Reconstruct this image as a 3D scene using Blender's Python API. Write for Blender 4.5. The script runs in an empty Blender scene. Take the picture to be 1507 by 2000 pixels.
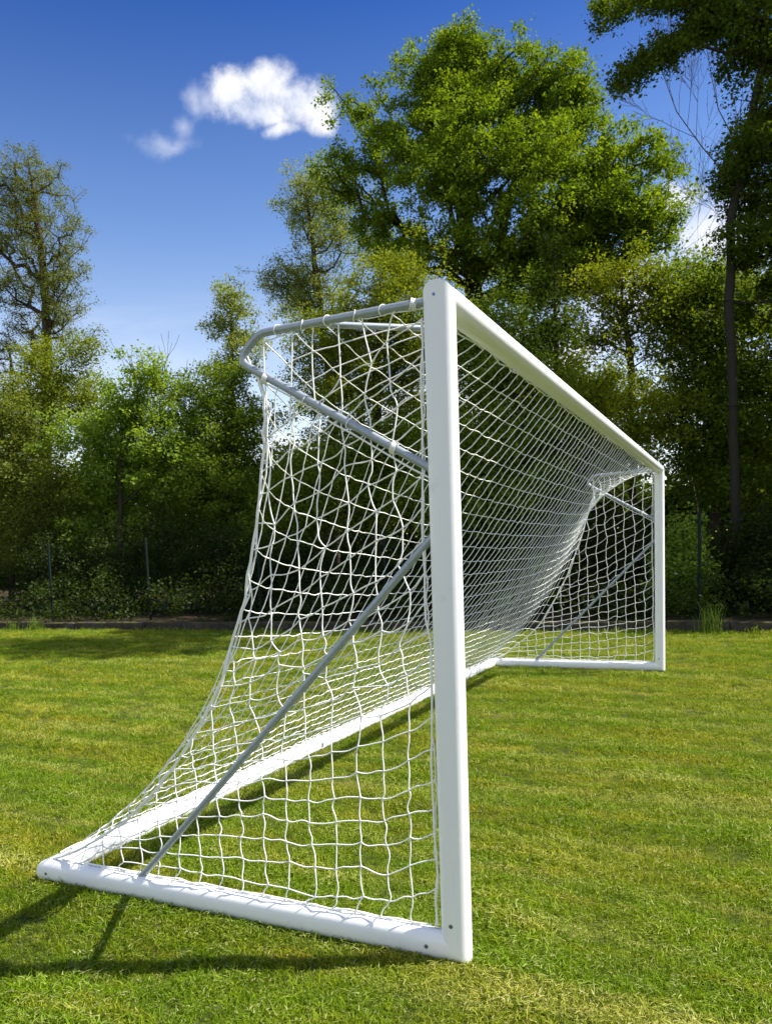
import bpy, bmesh, math, random
import numpy as np
from mathutils import Vector, Matrix

sc = bpy.context.scene
COL = sc.collection
RNG = np.random.default_rng(7)

# ------------------------------------------------------------------ camera
F_PX, PX, PY = 1552.49, 724.27, 1212.41          # focal length and principal point, in pixels of a 1507 x 2000 frame
CAM = np.array([0.9758, -2.6751, 1.5119])
RIGHT = np.array([0.90252804, 0.42918409, -0.03527252])
UP = np.array([-0.00362272, 0.08947309, 0.99598265])
FWD = np.array([-0.43061584, 0.89877449, -0.08230679])
cd = bpy.data.cameras.new('camera')
cam = bpy.data.objects.new('camera', cd)
COL.objects.link(cam)
cam.matrix_world = Matrix(((RIGHT[0], UP[0], -FWD[0], CAM[0]), (RIGHT[1], UP[1], -FWD[1], CAM[1]),
                           (RIGHT[2], UP[2], -FWD[2], CAM[2]), (0, 0, 0, 1)))
cd.sensor_fit = 'AUTO'
cd.sensor_width = 36
cd.lens = F_PX / 2000 * 36
cd.shift_x = (753.5 - PX) / 2000
cd.shift_y = (PY - 1000) / 2000
cd.clip_start, cd.clip_end = 0.05, 2000
cd.dof.use_dof = True
cd.dof.focus_distance = 3.6
cd.dof.aperture_fstop = 8
sc.camera = cam


def ray(px, py):
    d = (px - PX) / F_PX * RIGHT - (py - PY) / F_PX * UP + FWD
    return d / np.linalg.norm(d)


def at(px, py, Y):
    """the point of the upright plane y = Y that the surveyed direction (px, py) meets"""
    d = ray(px, py)
    return CAM + d * (Y - CAM[1]) / d[1]


def spread_at(px, py, Y):
    """metres per survey pixel at that point"""
    p = at(px, py, Y)
    return float((p - CAM) @ FWD) / F_PX


# ------------------------------------------------------------------ sun, sky, exposure
SUN = Vector((0.773, 0.36, 1.0)).normalized()
sd = bpy.data.lights.new('sun', 'SUN')
sd.energy = 4.6
sd.angle = math.radians(0.5)
sd.color = (1.0, 0.95, 0.86)
so = bpy.data.objects.new('sun', sd)
so.rotation_euler = SUN.to_track_quat('Z', 'Y').to_euler()
so.location = (12, 6, 18)
COL.objects.link(so)
sc.view_settings.view_transform = 'Standard'
sc.view_settings.look = 'None'
sc.view_settings.exposure = 1.1
sc.view_settings.gamma = 1.0
sc.cycles.max_bounces = 7
sc.cycles.diffuse_bounces = 3
sc.cycles.glossy_bounces = 2
sc.cycles.transmission_bounces = 4
sc.cycles.use_denoising = True
sc.cycles.caustics_reflective = False
sc.cycles.caustics_refractive = False


class NT:
    """a little node-tree writer"""

    def __init__(s, tree):
        s.t = tree
        s.t.nodes.clear()

    def n(s, kind, ins=None, **props):
        nd = s.t.nodes.new(kind)
        for k, v in props.items():
            setattr(nd, k, v)
        for k, v in (ins or {}).items():
            if isinstance(v, bpy.types.NodeSocket):
                s.t.links.new(v, nd.inputs[k])
            else:
                nd.inputs[k].default_value = v
        return nd

    def m(s, op, a, b=0.0, c=0.0, clamp=False):
        nd = s.n('ShaderNodeMath', {0: a, 1: b, 2: c}, operation=op, use_clamp=clamp)
        return nd.outputs[0]

    def dot(s, a, v):
        return s.n('ShaderNodeVectorMath', {0: a, 1: tuple(v)}, operation='DOT_PRODUCT').outputs['Value']

    def noise(s, vec, scale, detail=4, rough=0.55, dist=0.0):
        return s.n('ShaderNodeTexNoise', {'Vector': vec, 'Scale': scale, 'Detail': detail, 'Roughness': rough, 'Distortion': dist}).outputs[0]

    def ramp(s, fac, stops):
        nd = s.n('ShaderNodeValToRGB', {0: fac})
        el = nd.color_ramp.elements
        while len(el) < len(stops):
            el.new(0.5)
        for e, (p, c) in zip(el, stops):
            e.position = p
            e.color = (*c, 1) if len(c) == 3 else c
        return nd.outputs[0]

    def mix(s, fac, a, b, blend='MIX'):
        nd = s.n('ShaderNodeMix', data_type='RGBA', blend_type=blend)
        for k, v in ((0, fac), (6, a), (7, b)):
            if isinstance(v, bpy.types.NodeSocket):
                s.t.links.new(v, nd.inputs[k])
            else:
                nd.inputs[k].default_value = v if k == 0 else (*v, 1)
        return nd.outputs[2]

    def smooth(s, v, lo, hi, a=0.0, b=1.0):
        nd = s.n('ShaderNodeMapRange', {0: v, 1: lo, 2: hi, 3: a, 4: b}, interpolation_type='SMOOTHSTEP')
        return nd.outputs[0]


world = bpy.data.worlds.new('World')
sc.world = world
world.use_nodes = True
W = NT(world.node_tree)
sky = W.n('ShaderNodeTexSky', sky_type='NISHITA', sun_disc=False, sun_elevation=math.radians(49.5),
          sun_rotation=math.radians(65), altitude=100, air_density=1.0, dust_density=0.35, ozone_density=4.5)
dirv = W.n('ShaderNodeTexCoord').outputs['Generated']


def cloud(lobes, scale, soft, seed, squash=1.0):
    """a cloud as a set of soft lobes (direction, half-width, half-height), broken up with noise"""
    best = None
    off = W.n('ShaderNodeVectorMath', {0: dirv, 1: (seed * 3.1, seed * 1.7, seed * 0.9)}, operation='ADD').outputs[0]
    wob = W.m('MULTIPLY', W.m('SUBTRACT', W.noise(off, scale * 0.55, 2), 0.5), 0.05)
    for px, py, rx, ry in lobes:
        f = Vector(ray(px, py))
        r = f.cross(Vector((0, 0, 1))).normalized()
        u = r.cross(f)
        k = W.m('MAXIMUM', W.dot(dirv, f), 0.05)
        a = W.m('DIVIDE', W.m('ADD', W.m('DIVIDE', W.dot(dirv, r), k), wob), rx / F_PX)
        b = W.m('DIVIDE', W.m('SUBTRACT', W.m('DIVIDE', W.dot(dirv, u), k), wob), ry / F_PX)
        d = W.m('SUBTRACT', 1.0, W.m('SQRT', W.m('ADD', W.m('MULTIPLY', a, a), W.m('MULTIPLY', b, b))))
        best = d if best is None else W.n('ShaderNodeMath', {0: best, 1: d, 2: 0.25}, operation='SMOOTH_MAX').outputs[0]
    n = W.noise(off, scale, 10, 0.63)
    return W.smooth(W.m('ADD', W.m('MAXIMUM', best, -1.0), W.m('MULTIPLY', W.m('SUBTRACT', n, 0.5), 1.8)), 0.02, soft), n


main, n1 = cloud([(448, 180, 66, 44), (525, 172, 76, 40), (588, 203, 68, 36), (500, 216, 112, 32), (622, 212, 36, 40), (540, 256, 48, 18)], 21, 0.78, 1)
wisp, n2 = cloud([(318, 268, 62, 24), (348, 236, 32, 28), (376, 196, 30, 34), (410, 200, 40, 26)], 24, 1.25, 2)
bank, n3 = cloud([(1390, 470, 120, 85), (1250, 590, 210, 120), (1060, 690, 170, 70), (640, 900, 160, 60), (1330, 395, 60, 40), (900, 800, 260, 70)], 12, 0.9, 3)
zz = W.dot(dirv, (0, 0, 1))
stretch = W.n('ShaderNodeMapping', {0: dirv, 3: (1.0, 1.0, 3.2)}).outputs[0]
cirrus = W.m('MULTIPLY', W.smooth(W.noise(stretch, 5.0, 7, 0.6, 0.6), 0.42, 0.75), W.smooth(zz, 0.36, 0.12))
deep = W.ramp(zz, [(0.0, (1.2, 1.0, 0.74)), (0.20, (1.12, 0.88, 0.72)), (0.37, (0.52, 0.57, 0.655)), (0.60, (0.028, 0.180, 0.46)), (1.0, (0.10, 0.24, 0.42))])
base = W.mix(1.0, W.mix(1.0, sky.outputs[0], deep, 'MULTIPLY'), (1.66, 1.60, 1.58), 'MULTIPLY')
base = W.mix(W.m('MULTIPLY', cirrus, 0.65), base, (4.9, 5.2, 5.9))
# broken bright cloud added in the unseen sky behind and beside, to lift ambient
rest_n = W.noise(dirv, 3.2, 8, 0.6)
rest = W.m('MULTIPLY', W.smooth(rest_n, 0.40, 0.56), W.smooth(W.dot(dirv, (-0.43, 0.90, 0.0)), 0.30, 0.0))
base = W.mix(W.m('MULTIPLY', rest, 0.8), base, (5.2, 5.5, 6.1))
c3 = W.mix(W.smooth(n3, 0.3, 0.7), (4.6, 4.9, 5.7), (5.9, 5.9, 6.1))
base = W.mix(W.m('MULTIPLY', bank, 0.95), base, c3)
base = W.mix(W.m('MULTIPLY', wisp, 0.55), base, (5.2, 5.4, 6.0))
c1 = W.mix(W.smooth(n1, 0.36, 0.62), (4.3, 4.6, 5.4), (5.75, 5.75, 5.85))
base = W.mix(W.m('MULTIPLY', main, 0.97), base, c1)
bg = W.n('ShaderNodeBackground', {0: base, 1: 0.088})
W.t.links.new(bg.outputs[0], W.n('ShaderNodeOutputWorld').inputs[0])


# ------------------------------------------------------------------ helpers
def link(name, me, m=None, parent=None):
    o = bpy.data.objects.new(name, me)
    COL.objects.link(o)
    if m is not None and me is not None:
        me.materials.append(m)
    if parent is not None:
        o.parent = parent
    return o


def tag(o, label, cat, group=None, kind=None):
    o['label'] = label
    o['category'] = cat
    if group:
        o['group'] = group
    if kind:
        o['kind'] = kind
    return o


def thing(name, loc, label, cat, group=None):
    o = bpy.data.objects.new(name, None)
    o.empty_display_size = 0.2
    o.location = loc
    COL.objects.link(o)
    return tag(o, label, cat, group)


def mesh_np(name, V, Q, m, parent=None, smooth=True, origin=(0, 0, 0), face_attr=None):
    """one mesh object from vertex and quad/triangle arrays"""
    V = np.asarray(V, np.float32) - np.asarray(origin, np.float32)
    Q = np.asarray(Q, np.int32)
    me = bpy.data.meshes.new(name)
    nq, k = Q.shape
    me.vertices.add(len(V))
    me.vertices.foreach_set('co', V.ravel())
    me.loops.add(nq * k)
    me.loops.foreach_set('vertex_index', Q.ravel())
    me.polygons.add(nq)
    me.polygons.foreach_set('loop_start', np.arange(nq, dtype=np.int32) * k)
    me.polygons.foreach_set('use_smooth', np.full(nq, smooth))
    if face_attr is not None:
        at_ = me.attributes.new('tint', 'FLOAT', 'FACE')
        at_.data.foreach_set('value', np.asarray(face_attr, np.float32))
    me.update(calc_edges=True)
    return link(name, me, m, parent)


def perp(D):
    """two unit vectors square to each direction"""
    D = D / np.maximum(np.linalg.norm(D, axis=-1, keepdims=True), 1e-9)
    A = np.where(np.abs(D[..., 2:3]) < 0.9, np.array([0, 0, 1.0]), np.array([1.0, 0, 0]))
    X = np.cross(D, A)
    X /= np.maximum(np.linalg.norm(X, axis=-1, keepdims=True), 1e-9)
    return X, np.cross(D, X)


def tubes(L, r, sides=5):
    """tubes along many polylines at once: L is (count, knots, 3); returns vertices and quads"""
    E, K = L.shape[:2]
    T = np.gradient(L, axis=1)
    T0 = L[:, -1:] - L[:, :1]
    X, _ = perp(np.repeat(T0, K, 1))
    Tn = T / np.maximum(np.linalg.norm(T, axis=-1, keepdims=True), 1e-9)
    X = X - Tn * (X * Tn).sum(-1, keepdims=True)
    X /= np.maximum(np.linalg.norm(X, axis=-1, keepdims=True), 1e-9)
    Y = np.cross(Tn, X)
    a = np.linspace(0, 2 * np.pi, sides, endpoint=False)
    r = np.broadcast_to(np.asarray(r, float).reshape(-1, 1) if np.ndim(r) == 1 else r, (E, K))
    V = L[:, :, None] + r[:, :, None, None] * (np.cos(a)[:, None] * X[:, :, None] + np.sin(a)[:, None] * Y[:, :, None])
    idx = np.arange(E * K * sides).reshape(E, K, sides)
    nx = np.roll(idx, -1, axis=2)
    Q = np.stack([idx[:, :-1], nx[:, :-1], nx[:, 1:], idx[:, 1:]], -1).reshape(-1, 4)
    return V.reshape(-1, 3), Q


def long_tube(P, r, sides=16, caps=True):
    """one smooth round tube through the points P (parallel transport)"""
    P = np.asarray(P, float)
    n = len(P)
    T = np.gradient(P, axis=0)
    T /= np.linalg.norm(T, axis=1)[:, None]
    X = perp(T[:1])[0][0]
    fr = []
    for t in T:
        X = X - t * (X @ t)
        X /= np.linalg.norm(X)
        fr.append((X.copy(), np.cross(t, X)))
    a = np.linspace(0, 2 * np.pi, sides, endpoint=False)
    rr = np.broadcast_to(np.asarray(r, float), (n,))
    V = np.concatenate([p + q * (np.cos(a)[:, None] * x + np.sin(a)[:, None] * y) for p, q, (x, y) in zip(P, rr, fr)])
    idx = np.arange(n * sides).reshape(n, sides)
    nx = np.roll(idx, -1, axis=1)
    Q = np.stack([idx[:-1], nx[:-1], nx[1:], idx[1:]], -1).reshape(-1, 4)
    if caps:
        V = np.concatenate([V, P[:1], P[-1:]])
        c0, c1 = n * sides, n * sides + 1
        Q = np.concatenate([Q, np.stack([np.full(sides, c0), nx[0], idx[0], np.full(sides, c0)], -1)[:0],])
        tri0 = np.stack([idx[0], np.full(sides, c0), nx[0], nx[0]], -1)
        tri1 = np.stack([idx[-1], nx[-1], np.full(sides, c1), np.full(sides, c1)], -1)
        return V, Q, np.concatenate([tri0[:, :3], tri1[:, :3]])
    return V, Q, np.zeros((0, 3), int)


def pydata(name, V, faces, m, parent=None, origin=(0, 0, 0), sharp=40):
    """mesh object from mixed polygons, smooth with sharp creases"""
    V = np.asarray(V, float) - np.asarray(origin, float)
    bm = bmesh.new()
    vs = [bm.verts.new(v) for v in V]
    for f in faces:
        try:
            bm.faces.new([vs[i] for i in dict.fromkeys(f)])
        except ValueError:
            pass
    bmesh.ops.recalc_face_normals(bm, faces=bm.faces[:])
    for e in bm.edges:
        e.smooth = len(e.link_faces) == 2 and e.calc_face_angle(0) < math.radians(sharp)
    for f in bm.faces:
        f.smooth = True
    me = bpy.data.meshes.new(name)
    bm.to_mesh(me)
    bm.free()
    return link(name, me, m, parent)


def tube_obj(name, P, r, m, parent=None, sides=16, origin=(0, 0, 0)):
    V, Q, T = long_tube(P, r, sides)
    return pydata(name, V, [list(q) for q in Q] + [list(t) for t in T], m, parent, origin)


def rounded(P, radius, steps=7):
    """a polyline whose inner corners are bent to a radius"""
    P = [np.asarray(p, float) for p in P]
    out = [P[0]]
    for a, b, c in zip(P, P[1:], P[2:]):
        u, v = (a - b) / np.linalg.norm(a - b), (c - b) / np.linalg.norm(c - b)
        half = math.acos(max(-1, min(1, float(u @ v)))) / 2
        d = min(radius / math.tan(half), 0.48 * np.linalg.norm(a - b), 0.48 * np.linalg.norm(c - b))
        s, e = b + u * d, b + v * d
        for t in np.linspace(0, 1, steps):
            out.append((1 - t) ** 2 * s + 2 * t * (1 - t) * b + t * t * e)
    out.append(P[-1])
    Q = [out[0]]
    for a, b in zip(out, out[1:]):                       # add knots on the long straights so that they keep their thickness
        k = max(1, int(np.linalg.norm(b - a) / 0.25))
        Q += [a + (b - a) * (i + 1) / k for i in range(k)]
    return np.array(Q)


# ------------------------------------------------------------------ materials
def material(name):
    m = bpy.data.materials.new(name)
    m.use_nodes = True
    t = NT(m.node_tree)
    out = t.n('ShaderNodeOutputMaterial')
    return m, t, out


def plain(name, col, rough=0.5, metal=0.0, spec=0.5, vary=0.12, scale=30.0, bump=0.0):
    m, t, out = material(name)
    co = t.n('ShaderNodeNewGeometry').outputs['Position']
    n = t.noise(co, scale, 5)
    c = t.mix(n, tuple(x * (1 - vary) for x in col), tuple(min(1, x * (1 + vary)) for x in col))
    p = t.n('ShaderNodeBsdfPrincipled', {'Base Color': c, 'Roughness': rough, 'Metallic': metal, 'Specular IOR Level': spec})
    if bump:
        t.t.links.new(t.n('ShaderNodeBump', {'Height': n, 'Strength': bump, 'Distance': 0.01}).outputs[0], p.inputs['Normal'])
    t.t.links.new(p.outputs[0], out.inputs[0])
    return m


def painted_metal():
    m, t, out = material('white_painted_aluminium')
    co = t.n('ShaderNodeNewGeometry').outputs['Position']
    dirt = t.smooth(t.noise(co, 9, 8, 0.65), 0.56, 0.76)
    low = t.smooth(t.n('ShaderNodeSeparateXYZ', {0: co}).outputs[2], 0.10, 0.0)
    soil = t.m('MULTIPLY', low, t.smooth(t.noise(co, 22, 6, 0.7), 0.42, 0.7))
    scr = t.n('ShaderNodeMapping', {0: co, 3: (60, 60, 2.5)}).outputs[0]
    scuff = t.smooth(t.noise(scr, 1.0, 4, 0.6), 0.66, 0.78)
    c = t.mix(t.m('MULTIPLY', dirt, 0.28), (0.83, 0.835, 0.84), (0.62, 0.62, 0.58))
    c = t.mix(t.m('MULTIPLY', scuff, 0.26), c, (0.5, 0.5, 0.5))
    c = t.mix(t.m('MULTIPLY', soil, 0.22), c, (0.42, 0.42, 0.30))
    p = t.n('ShaderNodeBsdfPrincipled', {'Base Color': c, 'Roughness': t.smooth(dirt, 0, 1, 0.3, 0.45), 'Specular IOR Level': 0.45})
    b = t.n('ShaderNodeBump', {'Height': t.noise(co, 40, 3), 'Strength': 0.04, 'Distance': 0.01})
    t.t.links.new(b.outputs[0], p.inputs['Normal'])
    t.t.links.new(p.outputs[0], out.inputs[0])
    return m


def leaf_material(name, dark, light, trans=0.42, tcol=None, gloss=0.010):
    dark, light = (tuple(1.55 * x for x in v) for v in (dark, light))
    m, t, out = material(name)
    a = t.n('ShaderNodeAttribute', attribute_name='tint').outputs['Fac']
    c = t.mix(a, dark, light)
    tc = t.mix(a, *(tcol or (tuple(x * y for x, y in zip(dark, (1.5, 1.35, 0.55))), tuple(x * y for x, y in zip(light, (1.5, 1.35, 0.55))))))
    d = t.n('ShaderNodeBsdfDiffuse', {0: c})
    tr = t.n('ShaderNodeBsdfTranslucent', {0: tc})
    g = t.n('ShaderNodeBsdfGlossy', {0: (1, 1, 1, 1), 'Roughness': 0.6})
    mx = t.n('ShaderNodeMixShader', {0: trans, 1: d.outputs[0], 2: tr.outputs[0]})
    m2 = t.n('ShaderNodeMixShader', {0: gloss, 1: mx.outputs[0], 2: g.outputs[0]})
    t.t.links.new(m2.outputs[0], out.inputs[0])
    return m


def turf_colour(t, fine=True):
    """colours of the lawn, the same for the soil sheet and the blades: green, with yellow moss and straw in patches"""
    co = t.n('ShaderNodeNewGeometry').outputs['Position']
    flat = t.n('ShaderNodeMapping', {0: co, 3: (0.34, 1.35, 0.0)}).outputs[0]
    big = t.noise(flat, 0.9, 5, 0.6, 0.4)
    mid = t.noise(flat, 3.2, 6, 0.62)
    global STREAK
    STREAK = t.noise(t.n('ShaderNodeMapping', {0: co, 3: (0.16, 1.7, 0.0)}).outputs[0], 2.1, 4, 0.6, 0.3)
    small = t.noise(t.n('ShaderNodeMapping', {0: co, 3: (1, 1, 0)}).outputs[0], 11, 4, 0.6)
    return co, big, mid, small


M_SOIL, t, out = material('lawn_soil')
co, big, mid, small = turf_colour(t)
c = t.ramp(t.noise(co, 60, 4, 0.7), [(0.3, (0.022, 0.034, 0.006)), (0.55, (0.055, 0.075, 0.012)), (0.75, (0.14, 0.13, 0.04))])
c = t.mix(t.m('MULTIPLY', t.smooth(mid, 0.5, 0.68), 0.55), c, (0.19, 0.17, 0.045))
p = t.n('ShaderNodeBsdfPrincipled', {'Base Color': c, 'Roughness': 0.95, 'Specular IOR Level': 0.1})
t.t.links.new(t.n('ShaderNodeBump', {'Height': t.noise(co, 45, 5, 0.7), 'Strength': 0.8, 'Distance': 0.03}).outputs[0], p.inputs['Normal'])
t.t.links.new(p.outputs[0], out.inputs[0])

M_GRASS, t, out = material('grass_blades')
co, big, mid, small = turf_colour(t)
rnd = t.n('ShaderNodeObjectInfo').outputs['Random']
tint = t.n('ShaderNodeAttribute', attribute_name='tint').outputs['Fac']
green = t.ramp(t.m('ADD', t.m('MULTIPLY', tint, 0.6), t.m('MULTIPLY', rnd, 0.4)),
               [(0.0, (0.040, 0.080, 0.004)), (0.45, (0.132, 0.235, 0.006)), (1.0, (0.32, 0.44, 0.034))])
yell = t.m('ADD', t.m('MULTIPLY', t.smooth(big, 0.46, 0.60), 0.6), t.m('MULTIPLY', t.smooth(mid, 0.49, 0.61), 0.62))
yell = t.m('MULTIPLY', yell, t.smooth(t.m('ADD', t.m('MULTIPLY', rnd, 0.55), t.m('MULTIPLY', tint, 0.45)), 0.1, 0.75), clamp=True)
c = t.mix(yell, green, t.mix(rnd, (0.25, 0.20, 0.007), (0.46, 0.43, 0.040)))
pale = t.m('MULTIPLY', t.smooth(STREAK, 0.50, 0.62), t.smooth(t.m('ADD', t.m('MULTIPLY', rnd, 0.4), t.m('MULTIPLY', tint, 0.6)), 0.25, 0.8))
c = t.mix(t.m('MULTIPLY', pale, 0.8), c, (0.55, 0.54, 0.13))
lush = t.m('MULTIPLY', t.smooth(STREAK, 0.46, 0.33), t.smooth(small, 0.35, 0.6))
c = t.mix(t.m('MULTIPLY', lush, 0.6), c, (0.060, 0.125, 0.006))
straw = t.m('MULTIPLY', t.smooth(tint, 0.80, 0.90), t.smooth(small, 0.36, 0.56))
c = t.mix(t.m('MULTIPLY', straw, 0.6), c, (0.58, 0.53, 0.27))
d = t.n('ShaderNodeBsdfDiffuse', {0: c})
tr = t.n('ShaderNodeBsdfTranslucent', {0: t.mix(0.5, c, (0.34, 0.38, 0.01))})
g = t.n('ShaderNodeBsdfGlossy', {'Roughness': 0.5})
mx = t.n('ShaderNodeMixShader', {0: 0.35, 1: d.outputs[0], 2: tr.outputs[0]})
mx = t.n('ShaderNodeMixShader', {0: 0.006, 1: mx.outputs[0], 2: g.outputs[0]})
t.t.links.new(mx.outputs[0], out.inputs[0])

M_WHITE = painted_metal()
M_TUBE = plain('galvanised_steel', (0.33, 0.37, 0.41), 0.45, 0.4, 0.5, 0.22, 55)
M_CORD = plain('white_net_cord', (0.87, 0.865, 0.83), 0.75, 0, 0.3, 0.08, 200)
M_CLIP = plain('white_plastic_clip', (0.78, 0.78, 0.76), 0.4, 0, 0.5, 0.05, 60)
M_BOLT = plain('grey_bolt_steel', (0.16, 0.17, 0.17), 0.4, 0.7, 0.5, 0.3, 300)
M_BLUE = plain('blue_bolt_cap', (0.12, 0.24, 0.52), 0.5, 0, 0.5, 0.4, 400)
M_SLOT = plain('shaded_slot_lining', (0.10, 0.10, 0.11), 0.7)
M_POST = plain('green_fence_paint', (0.004, 0.014, 0.013), 0.7, 0, 0.2, 0.2, 20)
M_WIRE = plain('green_fence_wire', (0.008, 0.018, 0.014), 0.8, 0, 0.1)

# ------------------------------------------------------------------ ground
def sheet(name, x0, x1, y0, y1, z, m, nx=1, ny=1):
    gx, gy = np.meshgrid(np.linspace(x0, x1, nx + 1), np.linspace(y0, y1, ny + 1))
    V = np.stack([gx.ravel(), gy.ravel(), np.full(gx.size, z)], 1)
    i = np.arange(ny)[:, None] * (nx + 1) + np.arange(nx)
    Q = np.stack([i, i + 1, i + nx + 2, i + nx + 1], -1).reshape(-1, 4)
    o = mesh_np(name, V, Q, m)
    o['kind'] = 'structure'
    return o


WALL0, WALL1 = np.array([-26.0, 10.35]), np.array([14.0, 12.53])     # line of the low wall, parallel to the fence
WD = (WALL1 - WALL0) / np.linalg.norm(WALL1 - WALL0)
WN = np.array([-WD[1], WD[0]])
tag(sheet('lawn', -400, 400, -60, 400, 0.0, M_SOIL), 'short mown lawn with yellow mossy patches under the goal', 'lawn', kind='structure')

M_FLOOR = plain('leaf_litter', (0.045, 0.034, 0.020), 0.95, 0, 0.1, 0.5, 9, 0.6)
a = [WALL0 + WN * 0.2, WALL1 + WN * 0.2, WALL1 + WN * 45 + WD * 30, WALL0 + WN * 45 - WD * 40]
o = pydata('forest_floor', [(*q, 0.17) for q in a], [[0, 1, 2, 3]], M_FLOOR)
tag(o, 'dark leaf-strewn woodland floor behind the low wall', 'woodland floor', kind='structure')

# turf: tufts of blades set out by a geometry-nodes modifier, denser near the camera
def tuft(seed, n, rad, h, w):
    r = np.random.default_rng(seed)
    V, Q, A = [], [], []
    for i in range(n):
        a, d = r.uniform(0, 6.283), rad * math.sqrt(r.uniform())
        flat = r.uniform() < 0.07                       # a clipping lying on top
        b = np.array([math.cos(a) * d, math.sin(a) * d, -0.004])
        hh = h * r.uniform(0.55, 1.15)
        if flat:
            b[2] = h * r.uniform(0.3, 0.75)
            hh *= 0.12
        la, lean = r.uniform(0, 6.283), r.uniform(0.2, 1.3) * hh * (6 if flat else 1)
        ln = np.array([math.cos(la), math.sin(la), 0]) * lean
        fa = r.uniform(0, 6.283)
        s = np.array([math.cos(fa), math.sin(fa), 0]) * w * r.uniform(0.7, 1.3)
        p1 = b + ln * 0.35 + np.array([0, 0, hh * 0.6])
        p2 = b + ln + np.array([0, 0, hh * (1 - 0.25 * min(lean / hh, 1.4))])
        k = len(V)
        V += [b - s / 2, b + s / 2, p1 + s * 0.42, p1 - s * 0.42, p2 + s * 0.12, p2 - s * 0.12]
        Q += [[k, k + 1, k + 2, k + 3], [k + 3, k + 2, k + 4, k + 5]]
        A += [r.uniform(0.82, 1.0) if flat and r.uniform() < 0.6 else r.uniform(0, 0.9)] * 2
    me = bpy.data.meshes.new('grass_tuft')
    me.from_pydata([tuple(v) for v in V], [], Q)
    at_ = me.attributes.new('tint', 'FLOAT', 'FACE')
    at_.data.foreach_set('value', np.array(A, np.float32))
    me.materials.append(M_GRASS)
    return bpy.data.objects.new('grass_tuft', me)


tuft_col = bpy.data.collections.new('grass_tufts')
for s in range(6):
    tuft_col.objects.link(tuft(100 + s, 32, 0.045, 0.016 + 0.0040 * s, 0.0028))


def lawn_points():
    r = np.random.default_rng(5)
    az0 = math.atan2(FWD[0], FWD[1])
    P, S = [], []
    for d0, d1 in zip(np.geomspace(1.1, 24, 34)[:-1], np.geomspace(1.1, 24, 34)[1:]):
        half = math.radians(44 if d1 < 15 else 36)
        dm = (d0 + d1) / 2
        dens = 1900 * min(1.0, (3.2 / dm) ** 1.35)
        n = int(dens * half * (d1 * d1 - d0 * d0))
        d = np.sqrt(r.uniform(d0 * d0, d1 * d1, n))
        az = az0 + r.uniform(-half, half, n)
        P.append(np.stack([CAM[0] + d * np.sin(az), CAM[1] + d * np.cos(az), np.zeros(n)], 1))
        S.append(r.uniform(0.75, 1.25, n) * (1 + 0.045 * (dm - 1.1)))
    P, S = np.concatenate(P), np.concatenate(S)
    # growth is patchy: clumps a hand wide stand taller than the turf between them
    ph = r.uniform(0, 6.283, (14, 2))
    kv = r.normal(0, 1, (14, 2)) * np.geomspace(4, 34, 14)[:, None]
    wv = sum(np.sin(P[:, 0] * k[0] + P[:, 1] * k[1] + f[0]) for k, f in zip(kv, ph)) / 14 ** 0.5
    S *= np.clip(1.0 + 0.34 * wv, 0.45, 1.75)
    S *= np.where((P[:, :2] - WALL0) @ WN > -0.10, 1.9, 1.0)                       # the mower misses the foot of the wall
    # longer grass against the bars of the goal
    ed = []
    for (x0, y0), (x1, y1), off in (((0.03, 0), (-2.1, 0), 0.05), ((0.03, 0), (-2.1, 0), -0.05), ((-2.06, 0), (-2.06, 7.32), 0.05), ((-2.06, 0), (-2.06, 7.32), -0.05),
                                    ((0.02, 7.32), (-2.06, 7.32), -0.05), ((0.06, -0.04), (0.06, 0.04), 0.0), ((-0.05, -0.055), (0.06, -0.055), 0.0)):
        ln = math.hypot(x1 - x0, y1 - y0)
        n = int(ln * 95)
        u_ = r.uniform(0, 1, n)
        nx_, ny_ = -(y1 - y0) / ln, (x1 - x0) / ln
        o_ = off + r.normal(0, 0.009, n)
        ed.append(np.stack([x0 + (x1 - x0) * u_ + nx_ * o_, y0 + (y1 - y0) * u_ + ny_ * o_, np.zeros(n)], 1))
    ed = np.concatenate(ed)
    P, S = np.concatenate([P, ed]), np.concatenate([S, r.uniform(0.8, 1.7, len(ed))])
    keep = (P[:, :2] - WALL0) @ WN < -0.02
    return P[keep], S[keep]


P, S = lawn_points()
me = bpy.data.meshes.new('grass')
me.vertices.add(len(P))
me.vertices.foreach_set('co', P.astype(np.float32).ravel())
at_ = me.attributes.new('size', 'FLOAT', 'POINT')
at_.data.foreach_set('value', S.astype(np.float32))
grass = link('grass', me)
tag(grass, 'short mown grass blades covering the lawn', 'grass', kind='stuff')
ng = bpy.data.node_groups.new('grass_on_lawn', 'GeometryNodeTree')
ng.interface.new_socket('Geometry', in_out='INPUT', socket_type='NodeSocketGeometry')
ng.interface.new_socket('Geometry', in_out='OUTPUT', socket_type='NodeSocketGeometry')
G = NT(ng)
gi, go = G.n('NodeGroupInput'), G.n('NodeGroupOutput')
ci = G.n('GeometryNodeCollectionInfo', {'Collection': tuft_col, 'Separate Children': True, 'Reset Children': True})
rot = G.n('FunctionNodeRandomValue', {0: (-0.12, -0.12, 0), 1: (0.12, 0.12, 6.283)}, data_type='FLOAT_VECTOR')
siz = G.n('GeometryNodeInputNamedAttribute', {'Name': 'size'}, data_type='FLOAT')
ip = G.n('GeometryNodeInstanceOnPoints', {'Points': gi.outputs[0], 'Instance': ci.outputs[0], 'Pick Instance': True, 'Rotation': rot.outputs[0], 'Scale': siz.outputs[0]})
ng.links.new(ip.outputs[0], go.inputs[0])
grass.modifiers.new('grass', 'NODES').node_group = ng

# ------------------------------------------------------------------ the goal
H, GW, D = 2.44, 7.32, 2.0604
PU, PV = 0.0911, 0.1119


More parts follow.
